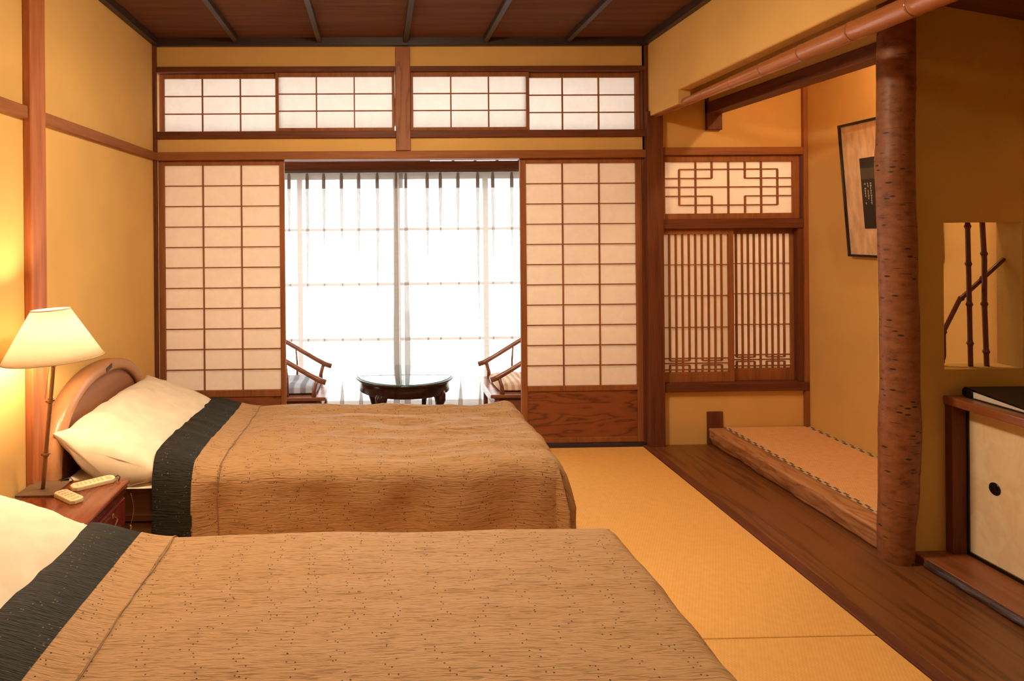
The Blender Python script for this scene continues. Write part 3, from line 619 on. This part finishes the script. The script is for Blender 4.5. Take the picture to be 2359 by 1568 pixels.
# horseshoe chairs (built facing +x; the second is turned round)
def chair(label, cx, cy, flip, mc):
    t = thing('horseshoe_armchair', label, 'chair', (cx, cy, VZ), 'horseshoe chairs on the veranda')
    sgn = -1 if flip else 1
    def Q(x, y, z): return (cx + sgn * x, cy + sgn * y, VZ + z)
    pts = []
    arc = [(.315, .272, .572), (.27, .270, .587), (.20, .270, .625), (0, .272, .745), (-.12, .268, .81)]
    half = arc[:]
    for k in range(1, 7):
        a = math.radians(90 * k / 6); half.append((-.12 - .20 * math.sin(a), .268 * math.cos(a), .81 + .075 * math.sin(a)))
    full = half + [(x, -y, z) for x, y, z in half[:-1][::-1]]
    MB().tube([Q(*p) for p in full], [.019] * 2 + [.0165] * (len(full) - 4) + [.019] * 2, 14).build('arm_rail', M_chair, t)
    s_ = MB()
    def BX(mb, x0, x1, y0, y1, z0, z1):
        a = Q(x0, y0, z0); b = Q(x1, y1, z1); return mb.box(min(a[0], b[0]), max(a[0], b[0]), min(a[1], b[1]), max(a[1], b[1]), a[2], b[2])
    BX(s_, -.26, .315, -.29, .29, .450, .476); s_.build('seat', M_chair, t, .006)
    s_ = MB(); BX(s_, -.235, .285, -.265, -.245, .375, .435); BX(s_, -.235, .285, .245, .265, .375, .435); BX(s_, .262, .285, -.245, .245, .375, .435); BX(s_, -.235, -.215, -.245, .245, .375, .435)
    BX(s_, -.22, .27, -.255, .255, .435, .450); s_.build('apron', M_chair, t, .003)
    for sx, sy in ((1, 1), (1, -1), (-1, 1), (-1, -1)):
        x = .262 if sx > 0 else -.235
        MB().tube([Q(x, sy * .255, 0), Q(x, sy * .255, .45)], .018, 12).build('leg', M_chair, t)
    for sy in (1, -1):
        MB().tube([Q(.232, sy * .268, .47), Q(.235, sy * .268, .52), Q(.255, sy * .27, .592)], [.017, .014, .013], 12, squash=1.2).build('arm_post', M_chair, t)
        MB().tube([Q(.055, sy * .266, .47), Q(.055, sy * .27, .60), Q(.045, sy * .271, .715)], [.010, .007, .005], 10).build('spindle', M_chair, t)
        MB().tube([Q(-.235, sy * .25, .47), Q(-.24, sy * .215, .83)], [.015, .012], 12).build('back_post', M_chair, t)
    MB().hexa([Q(-.25, -.07, .476), Q(-.238, -.07, .476), Q(-.238, .07, .476), Q(-.25, .07, .476)], [Q(-.325, -.06, .875), Q(-.313, -.06, .875), Q(-.313, .06, .875), Q(-.325, .06, .875)]).build('back_splat', M_chair, t)
    for z, xx in ((.10, .262), (.16, -.235)): MB().tube([Q(xx, -.25, z), Q(xx, .25, z)], .009, 10).build('stretcher', M_chair, t)
    # seat cushion: rests on the seat
    def cu(u, v, top):
        a = (u - .5) * 2; b_ = (v - .5) * 2; e = (1 - abs(a) ** 5) * (1 - abs(b_) ** 5); h = .055 * e ** .35 * (1 - .25 * math.exp(-(a * a + b_ * b_) * 14))
        return Q(.035 + a * .215 * (1 - .03 * b_ * b_), b_ * .225 * (1 - .03 * a * a), .478 + .012 + (h * .8 if top else -.012 * e ** .3) + .018 * 0)
    m = MB().grid(lambda u, v: cu(u, v, True), 30, 30).grid(lambda u, v: cu(u, v, False), 30, 30)
    o = m.build('seat_cushion', mc, loc=Q(.035, 0, .478)); return o
o = chair('brown wooden horseshoe armchair at the left of the veranda table', -.675, 4.73, False, M_cush1)
tag(o, 'blue-grey square seat cushion on the left veranda chair', 'cushion', 'cushions on the veranda chairs')
o = chair('brown wooden horseshoe armchair at the right of the veranda table', 1.075, 4.73, True, M_cush2)
tag(o, 'beige striped square seat cushion on the right veranda chair', 'cushion', 'cushions on the veranda chairs')

# ------------------------------------------------------------------ beds
def bed(label, Y0, Y1):
    cy = (Y0 + Y1) / 2; t = thing('bed', label, 'bed', (-.3, cy, 0), 'twin low beds')
    MB().box(-1.27, .66, Y0 + .09, Y1 - .09, .0, .14).build('bed_base', M_matt, t, .01)
    MB().box(-1.275, .70, Y0 + .065, Y1 - .065, .14, .335).build('mattress', M_matt, t, .04)
    def sheet(u, v):
        x = -1.27 + u * .60; y = Y0 + .016 + v * (Y1 - Y0 - .032); e = min(v, 1 - v) * (Y1 - Y0 - .032)
        z = .345 - .035 * (1 - ss(0, .05, e)); return (x, y + (.0 if e > .02 else 0), z)
    MB().grid(sheet, 20, 90).build('sheet', M_linen, t)
    # arched headboard
    hy = cy - .035; hw_ = .53
    def arch(hw, z0, h, n=48, ex=2.3):
        return [(hy + hw * math.copysign(abs(math.cos(a)) ** (2 / ex), math.cos(a)), z0 + h * abs(math.sin(a)) ** (2 / ex)) for a in [PI * i / n for i in range(n + 1)]]
    out = arch(.53, .36, .372); inn = arch(.452, .36, .322)
    hb = thing_mesh = MB()
    n = len(out)
    # rim ring: outer/inner arcs, front rounded
    def ring(k, rr):
        vs = []
        for i in range(n):
            (y0, z0), (y1, z1) = inn[i], out[i]; vs.append((rr, y0 * (1 - k) + y1 * k, z0 * (1 - k) + z1 * k))
        return vs
    cs = [(0, -1.295), (0, -1.272), (.06, -1.266), (.25, -1.262), (.75, -1.264), (.93, -1.272), (1, -1.285), (1, -1.335), (0, -1.335), (0, -1.295)]
    vs = []
    for k, rr in cs: vs += ring(k, rr)
    fs = [(j * n + i, j * n + i + 1, (j + 1) * n + i + 1, (j + 1) * n + i) for j in range(len(cs) - 1) for i in range(n - 1)]
    h = MB().add(vs, fs, True)
    h.box(-1.335, -1.27, hy - .53, hy - .452, .0, .36).box(-1.335, -1.27, hy + .452, hy + .53, .0, .36)
    ho = h.build('headboard', M_head, t)
    MB().prism([(y, z) for y, z in inn] + [(hy - .435, .15), (hy + .435, .15)][::1], 0, -1.325, -1.285).build('headboard_panel', M_headp, ho)
    MB().tube([(-1.281, y, z) for y, z in inn], .0045, 8).build('panel_bead', M_nsd, ho)
    yb, zb = hy + .005, .711
    MB().hexa([(-1.2625, yb - .035, zb - .022), (-1.2605, yb - .035, zb - .022), (-1.2605, yb + .03, zb - .010), (-1.2625, yb + .03, zb - .010)], [(-1.2625, yb - .035, zb - .002), (-1.2605, yb - .035, zb - .002), (-1.2605, yb + .03, zb + .010), (-1.2625, yb + .03, zb + .010)]).build('badge', M_plate, ho)
    ho.location.x -= .02
    return t
def spread(label, Y0, Y1, XF, seed, puff, wr, hang, drop_near):
    """bedspread draped over top, both long sides and the foot"""
    t = thing('bedspread', label, 'bedspread', ((-.3), (Y0 + Y1) / 2, .1), 'bedspreads on the twin beds')
    zt = .372; R = .075 if Y0 > 2 else .06
    xa = -.92
    def f(u, v):                       # cloth coordinates in metres: u from head end, v across (0 = middle)
        hw = (Y1 - Y0) / 2 - R; cy = (Y0 + Y1) / 2
        qx = min(u, XF - R - xa); qv = max(-hw, min(hw, v)); dx = u - qx; dv = v - qv
        dist = max(abs(dx), abs(dv)); ln = math.hypot(dx, dv)
        X = xa + qx; Yy = cy + qv
        z = zt + puff * math.exp(-((qv + hw * .55) / .22) ** 2) + .012 * nz(X * 1.3 + seed, Yy * 2.2)
        # long soft ridges running along the bed
        rg = nz(X * 1.5 + seed * 3, Yy * 9 + .8 * nz(X * 2, Yy * 2, seed), seed); hd_ = .25 + .75 * ss(.15, .5, u); z += wr * hd_ * (1 - abs(rg) * 2.4) * .6
        z += hd_ * wr * .5 * nz(X * 3.2, Yy * 17, seed + 5)
        # over the pillow's front edge at the head end
        z += .060 * ss(.30, .0, u) ** 1.3 * ss(0, .12, hw + R - abs(v) + .05)
        if dist > 0:
            ex, ey = (dx / ln, dv / ln) if ln else (0, 0)
            if dist < R * PI / 2: s_ = R * math.sin(dist / R); dz = R * (1 - math.cos(dist / R))
            else: s_ = R + .02 * (dist - R * PI / 2); dz = R + dist - R * PI / 2
            hf = max(0, dist - R)
            # loose folds in the hanging part
            along = X if abs(dv) >= abs(dx) else Yy
            fo = .012 * math.sin(along * 17 + seed + 2 * nz(along * 3, seed)) * min(1, hf / .12)
            s_ += fo + .012 * nz(along * 4, hf * 5, seed)
            corner = min(abs(dx), abs(dv)) / (dist + 1e-6)
            s_ += (.05 * ss(.2, .6, corner) - .11 * math.exp(-((1 - corner) / .22) ** 2)) * min(1, hf / .16)
            if dv < 0 and abs(dv) >= abs(dx): s_ += drop_near * min(1, hf / .2)
            X += ex * s_; Yy += ey * s_; z -= dz
            z = z if z > .035 else .035
        return (X, Yy, z)
    hwid = (Y1 - Y0) / 2 - R + hang; ulen = XF - R - xa + hang
    uv = lambda u, v: (u, v)
    def part(u0, u1, nu, name, mat, parent, off=0., v0=-1., v1=1.):
        def g(a, b_):
            u = u0 + (u1 - u0) * a; v = (v0 + (v1 - v0) * b_) * hwid; 
            p = f(u, v)
            if off: return (p[0], p[1], p[2] + off)
            return p
        o = MB().grid(g, nu, 190, lambda a, b_: (u0 + (u1 - u0) * a + seed, (v0 + (v1 - v0) * b_) * hwid)).build(name, mat, parent, fix=False)
        s_ = o.modifiers.new('thick', 'SOLIDIFY'); s_.thickness = .006; s_.offset = -1
        return o
    part(.165, ulen, 260, 'cover', M_cover, t)
    part(.0, .166, 26, 'dark_border', M_band, t, .001)
    hs = part(.160, .262, 22, 'hem_strip', M_cover, t, .0035)
    pts = []
    for i in range(161):
        v = (-1 + 2 * i / 160) * hwid * .985; p = f(.264 + .007 * nz(v * 7, seed) + .003 * nz(v * 25, seed), v); pts.append((p[0], p[1], p[2] + .0035))
    MB().tube(pts, [(.0016 if Y0 > 2 else .0021) + .0012 * nz(i * .3, seed) for i in range(161)], 8).build('seam_fold', M_seam, hs)  # roll added along the hem to give its dark crease line
    return t
def pillow(label, Y0, Y1, seed):
    """plump pillow leaning up towards the headboard, its long front edge low"""
    cy = (Y0 + Y1) / 2; hy = (Y1 - Y0) / 2; xc, hx = -1.092, .206
    def P(u, v):
        # u: 0..1 round the section in x-z (closed), v: 0..1 along y
        b_ = (v - .5) * 2; ang = 2 * PI * u; ca, sa = math.cos(ang), math.sin(ang)
        end = max(0, 1 - abs(b_) ** 6) ** .5
        a = math.copysign(abs(ca) ** .75, ca); sgn = math.copysign(abs(sa) ** .8, sa)
        a_ = a * (1 + .03 * abs(b_) ** 3)
        mid = .440 - .055 * a_                                  # axis falls towards the front
        half = (.082 - .024 * a_) * end * (1 + .10 * nz(a_ * 1.2 + seed, b_ * 1.7))
        bulge = .028 * (1 - b_ * b_) * (1 - a_) * .5
        low = max(0, abs(b_) - .78) / .22
        z = mid + (half + bulge * (sgn > 0) * sgn) * sgn - .10 * low ** 2 * (1 - max(0, sgn)) * ss(-1., -.2, a_) * (1 - .55 * ss(.2, 1, a_)) + .05 * ss(.45, 1, -a_) * low ** 2
        z += .007 * nz(a_ * 4 + seed, b_ * 7) * end + .004 * nz(a_ * 10, b_ * 14 + seed) * (1 - end)
        # diagonal creases running in from the corners
        z -= .009 * end * max(0, nz(a_ * 2 - b_ * 3, seed * 2)) * abs(b_)
        return (xc + hx * a_, cy + b_ * hy * (1 + .07 * ss(.3, 1, -a_) * (b_ < 0) * abs(b_)) + .012 * nz(a_ * 3, z * 9, seed) * (abs(b_) > .9), z)
    nu, nv = 72, 130; vs = [P(i / nu, j / nv) for j in range(nv + 1) for i in range(nu)]
    fs = [(j * nu + i, j * nu + (i + 1) % nu, (j + 1) * nu + (i + 1) % nu, (j + 1) * nu + i) for j in range(nv) for i in range(nu)]
    fs += [tuple(range(nu)), tuple(nv * nu + i for i in range(nu))[::-1]]
    o = MB().add(vs, fs, True).build('pillow', M_linen, loc=(xc, cy, .44)); return tag(o, label, 'pillow', 'pillows on the twin beds')
bed('low bed nearer the paper screens, with arched honey wood headboard', 2.66, 3.70)
spread('tan crinkled bedspread with charcoal border on the bed nearer the screens', 2.66, 3.72, .775, 3.1, .018, .028, .33, .0)
pillow('plump cream pillow against the arched headboard of the farther bed', 2.68, 3.70, 1.2)
bed('low bed in the foreground, nearer the viewer than its twin', 1.10, 2.14)
spread('tan crinkled bedspread with charcoal border on the foreground bed', 1.10, 2.155, .785, 8.4, .0, .006, .31, 0)
pillow('cream pillow at the left edge of the foreground bed', 1.13, 2.13, 5.3)

# ------------------------------------------------------------------ nightstand and what stands on it
NX0, NX1, NY0, NY1, NZ = -1.325, -.985, 2.215, 2.615, .372
t = thing('nightstand', 'reddish mahogany nightstand with drawers between the two beds', 'nightstand', (-1.16, 2.42, 0))
MB().box(NX0, NX1 - .02, NY0 + .015, NY1 - .015, .03, NZ - .05).build('body', M_ns, t, .004)
MB().box(NX0, NX1, NY0, NY1, NZ - .018, NZ).build('top', M_ns, t, .007)
MB().box(NX0, NX1 - .008, NY0 + .006, NY1 - .006, NZ - .034, NZ - .018).box(NX0, NX1 - .014, NY0 + .01, NY1 - .01, NZ - .05, NZ - .034).build('moulding', M_nsd, t, .006)
for z0, z1 in ((.205, .315), (.055, .195)):
    d_ = MB().box(NX1 - .020, NX1 - .008, NY0 + .035, NY1 - .035, z0, z1).build('drawer', M_nsd, t, .004)
    zc_ = (z0 + z1) / 2 + .02
    MB().tube([(NX1 - .008, 2.37, zc_ + .012), (NX1 + .010, 2.372, zc_), (NX1 + .014, 2.415, zc_ - .014), (NX1 + .010, 2.458, zc_), (NX1 - .008, 2.46, zc_ + .012)], .0035, 8).build('handle', M_brass, d_)
    for yy in (2.37, 2.46): MB().lathe([(0, 0), (.011, 0), (.009, .004), (0, .005)], (NX1 - .008, yy, zc_ + .012), 16, axis=Matrix.Rotation(PI / 2, 3, 'Y')).build('handle_plate', M_brass, d_)
for sx, sy in ((NX0 + .02, NY0 + .03), (NX0 + .02, NY1 - .03), (NX1 - .04, NY0 + .03), (NX1 - .04, NY1 - .03)): MB().box(sx - .015, sx + .015, sy - .015, sy + .015, 0, .03).build('foot', M_nsd, t, .003)
# beaded cord with a tag hanging on the drawer front
ch = []; 
for i in range(16):
    s_ = i / 15; ch.append((NX1 + .012 + .012 * math.sin(s_ * 3), 2.585 - .012 * s_, .325 - .115 * s_))
o = MB()
o.tube(ch, .0014, 6)
for p in ch: o.lathe([(0, -.0032), (.0032, 0), (0, .0032)], p, 8)
p = ch[-1]; o.lathe([(0, -.022), (.006, -.014), (.007, -.006), (.003, 0), (0, .001)], p, 12)
o = o.build('bead_cord', M_brass, loc=tuple(p)); tag(o, 'beaded brass cord hanging at the nightstand drawer front', 'cord')
# the lamp, its stem leaning a little
t = thing('table_lamp', 'lit cream-shaded table lamp on a slim bronze stem by the left wall', 'lamp', (-1.268, 2.51, NZ))
MB().box(-1.345, -1.205, 2.445, 2.585, NZ, NZ + .009).build('base', M_basep, t, .002)
b0 = Vector((-1.272, 2.505, NZ + .009)); b1 = Vector((-1.186, 2.42, .875))
ax = (b1 - b0).normalized()
MB().tube([b0.lerp(b1, q / 10) for q in range(11)], .0075, 14).build('stem', M_bronze, t)
MB().tube([b0.lerp(b1, q / 6) + Vector((-.004 * math.sin(q), .003, 0)) for q in range(7)], .0032, 8).build('twisted_rod', M_bronze, t)
for q in (.28, .70):
    c = b0.lerp(b1, q); MB().tube([c - Vector((.016, 0, .002)), c + Vector((.018, 0, .004))], .0042, 10).tube([c - ax * .006, c + ax * .008], .011, 14).build('collar', M_brass, t)
MB().lathe([(.004, -.012), (.022, .0), (.024, .008), (.0, .012)], b1 - Vector((0, 0, .006)), 20).build('socket_cup', M_brass, t)
cc = MB(); c0 = b1 + Vector((-.010, -.010, 0))
for i in range(26): cc.lathe([(0, -.0022), (.0022, 0), (0, .0022)], (c0.x - .0007 * i, c0.y, c0.z - .0052 * i), 8)
cc.build('pull_chain', M_brass, t)
SC = Vector((-1.187, 2.42, 0)); tz = Matrix.Rotation(-.05, 3, 'Y')
sh = MB().lathe([(.170, 0), (.066, .178)], SC + Vector((0, 0, .888)), 64, axis=tz).build('lamp_shade', M_shade, t)
s_ = sh.modifiers.new('t', 'SOLIDIFY'); s_.thickness = .0012
MB().lathe([(.066, .176), (.0675, .179), (.066, .181), (.0645, .179)], SC + Vector((0, 0, .888)), 64, close=True, axis=tz).build('shade_rim', simple('tan_piping', (.6, .42, .22), .6), t)
MB().lathe([(.170, -.001), (.1718, .001), (.170, .003), (.1685, .001)], SC + Vector((0, 0, .888)), 64, close=True, axis=tz).build('shade_rim', simple('tan_piping_low', (.6, .42, .22), .6), t)
MB().lathe([(0, -.03), (.018, -.025), (.028, 0), (.018, .025), (0, .03)], SC + Vector((0, 0, .958)), 16).build('light_bulb', M_bulb, t)
MB().tube([b1, SC + Vector((0, 0, .93))], .010, 10).build('bulb_socket', M_brass, t)
# remote control panels
def remote(label, a, b_, w, z, rows, cols, loop=None):
    a = Vector(a); b_ = Vector(b_); d = (b_ - a).normalized(); n = Vector((-d.y, d.x, 0)); l = (b_ - a).length; c = w * .24
    t = thing('remote_control', label, 'remote control', (a + b_) / 2 + Vector((0, 0, z)), 'remote controls on the nightstand')
    pts = [(0, -w / 2 + c), (c, -w / 2), (l - c, -w / 2), (l, -w / 2 + c), (l, w / 2 - c), (l - c, w / 2), (c, w / 2), (0, w / 2 - c)]
    vs = [a + d * u + n * v + Vector((0, 0, z)) for u, v in pts] + [a + d * u + n * v + Vector((0, 0, z + .016)) for u, v in pts]
    MB().add(vs, [tuple(range(8))[::-1], tuple(range(8, 16))] + [(i, (i + 1) % 8, 8 + (i + 1) % 8, 8 + i) for i in range(8)]).build('case', M_rem, t, .003)
    bt = MB()
    for i in range(rows):
        for j in range(cols):
            p = a + d * (c + (l * .66) * (i + .5) / rows) + n * (w * .62 * ((j + .5) / cols - .5)) + Vector((0, 0, z + .016)); bt.lathe([(0.0045, 0), (.004, .0015), (0, .0016)], p, 8)
    bt.build('buttons', M_btn, t)
    p = a + d * l * .87 + Vector((0, 0, z + .016)); q = [p + d * x + n * y for x, y in ((-l * .07, -w * .3), (l * .05, -w * .3), (l * .05, w * .3), (-l * .07, w * .3))]
    MB().add(q + [r_ + Vector((0, 0, .001)) for r_ in q], [(0, 1, 2, 3), (4, 5, 6, 7), (0, 1, 5, 4), (1, 2, 6, 5), (2, 3, 7, 6), (3, 0, 4, 7)]).build('display', simple('grey_green_display', (.45, .40, .22), .2), t)
    if loop: MB().tube([b_ + Vector((x, y, z + h)) for x, y, h in loop], .002, 8).build('wrist_loop', M_lacq, t)
remote('long cream remote control lying aslant across the nightstand', (-1.168, 2.508, 0), (-1.045, 2.607, 0), .06, NZ, 7, 3, [(0, 0, .008), (.012, .004, .018), (.022, .0, .012), (.020, -.01, .001)])
remote('small cream remote control half hidden behind the foreground pillow', (-1.195, 2.47, 0), (-1.085, 2.385, 0), .05, NZ, 4, 3)
o = MB().tube([(-1.245, 2.575, NZ + .003), (-1.232, 2.585, NZ + .014), (-1.208, 2.592, NZ + .017), (-1.198, 2.588, NZ + .008), (-1.205, 2.58, NZ + .003)], .0022, 8).build('cord_loop', M_lacq, loc=(-1.22, 2.585, NZ)); tag(o, 'small dark cord loop behind the lamp base', 'cord')

# ------------------------------------------------------------------ lamps of the room
CLX, CLY = .1, 2.4
t = thing('ceiling_lamp', 'round flush ceiling lamp above the gap between the beds', 'lamp', (CLX, CLY, 2.49))
MB().lathe([(0, 2.497), (.22, 2.497), (.225, 2.46), (.20, 2.43), (0, 2.43)], (CLX, CLY, 0), 40).build('housing', M_basep, t)
MB().lathe([(.195, 2.43), (.185, 2.40), (.14, 2.375), (.07, 2.365), (0, 2.362)], (CLX, CLY, 0), 40).build('diffuser', M_diff, t)
t = thing('ceiling_lamp', 'round flush ceiling lamp over the rear of the room behind the viewer', 'lamp', (.3, .3, 2.49))
MB().lathe([(0, 2.497), (.22, 2.497), (.225, 2.46), (.20, 2.43), (0, 2.43)], (.3, .3, 0), 40).build('housing', M_basep, t)
MB().lathe([(.195, 2.43), (.185, 2.40), (.14, 2.375), (.07, 2.365), (0, 2.362)], (.3, .3, 0), 40).build('diffuser', M_diff2, t)
t = thing('alcove_light', 'small warm lamp hidden behind the alcove lintel', 'lamp', (2.42, 2.89, 2.36))
MB().box(2.38, 2.46, 2.80, 2.98, 2.37, 2.45).build('housing', M_basep, t)
MB().tube([(2.42, 2.82, 2.345), (2.42, 2.96, 2.345)], .022, 14).build('glowing_tube', M_tube, t)

# daylight: overcast sky
w = bpy.data.worlds.new('World'); bpy.context.scene.world = w; w.use_nodes = True
bg = w.node_tree.nodes['Background']; bg.inputs[0].default_value = (.93, .97, 1, 1); bg.inputs[1].default_value = 8.0
def portal(loc, sx, sy):
    l = bpy.data.lights.new('daylight_portal', 'AREA'); l.shape = 'RECTANGLE'; l.size = sx; l.size_y = sy; l.cycles.is_portal = True
    o = bpy.data.objects.new('daylight_portal', l); C.objects.link(o); o.location = loc; o.rotation_euler = (-PI / 2, 0, 0)
portal((.11, YW + .09, 1.0), 3.3, 2.5)
portal((2.25, D + .2, 1.1), 1.1, 1.6)

# ------------------------------------------------------------------ camera
psi = math.radians(1.3); rho = .0085; fpx = 1510.; W, H = 2359., 1568.
F = Vector((math.sin(psi), math.cos(psi), 0)); R0 = Vector((math.cos(psi), -math.sin(psi), 0)); U0 = Vector((0, 0, 1))
Rv = R0 * math.cos(rho) - U0 * math.sin(rho); Uv = R0 * math.sin(rho) + U0 * math.cos(rho)
Px = 870 + fpx * math.tan(psi) * math.cos(rho); Py = 534 - fpx * math.tan(psi) * math.sin(rho)
cam = bpy.data.cameras.new('camera'); co = bpy.data.objects.new('camera', cam); C.objects.link(co)
m3 = Matrix((Rv, Uv, -F)).transposed().to_4x4(); m3.translation = (0, 0, 1.34); co.matrix_world = m3
cam.sensor_fit = 'HORIZONTAL'; cam.sensor_width = 36; cam.lens = fpx / W * 36; cam.shift_x = (W / 2 - Px) / W; cam.shift_y = (Py - H / 2) / W; cam.clip_start = .05
sc = bpy.context.scene; sc.camera = co
sc.view_settings.view_transform = 'Standard'; sc.view_settings.look = 'None'; sc.view_settings.gamma = 1; sc.view_settings.use_curve_mapping = False
sc.view_settings.exposure = 0.3
sc.cycles.max_bounces = 10; sc.cycles.transparent_max_bounces = 24; sc.cycles.sample_clamp_indirect = 6
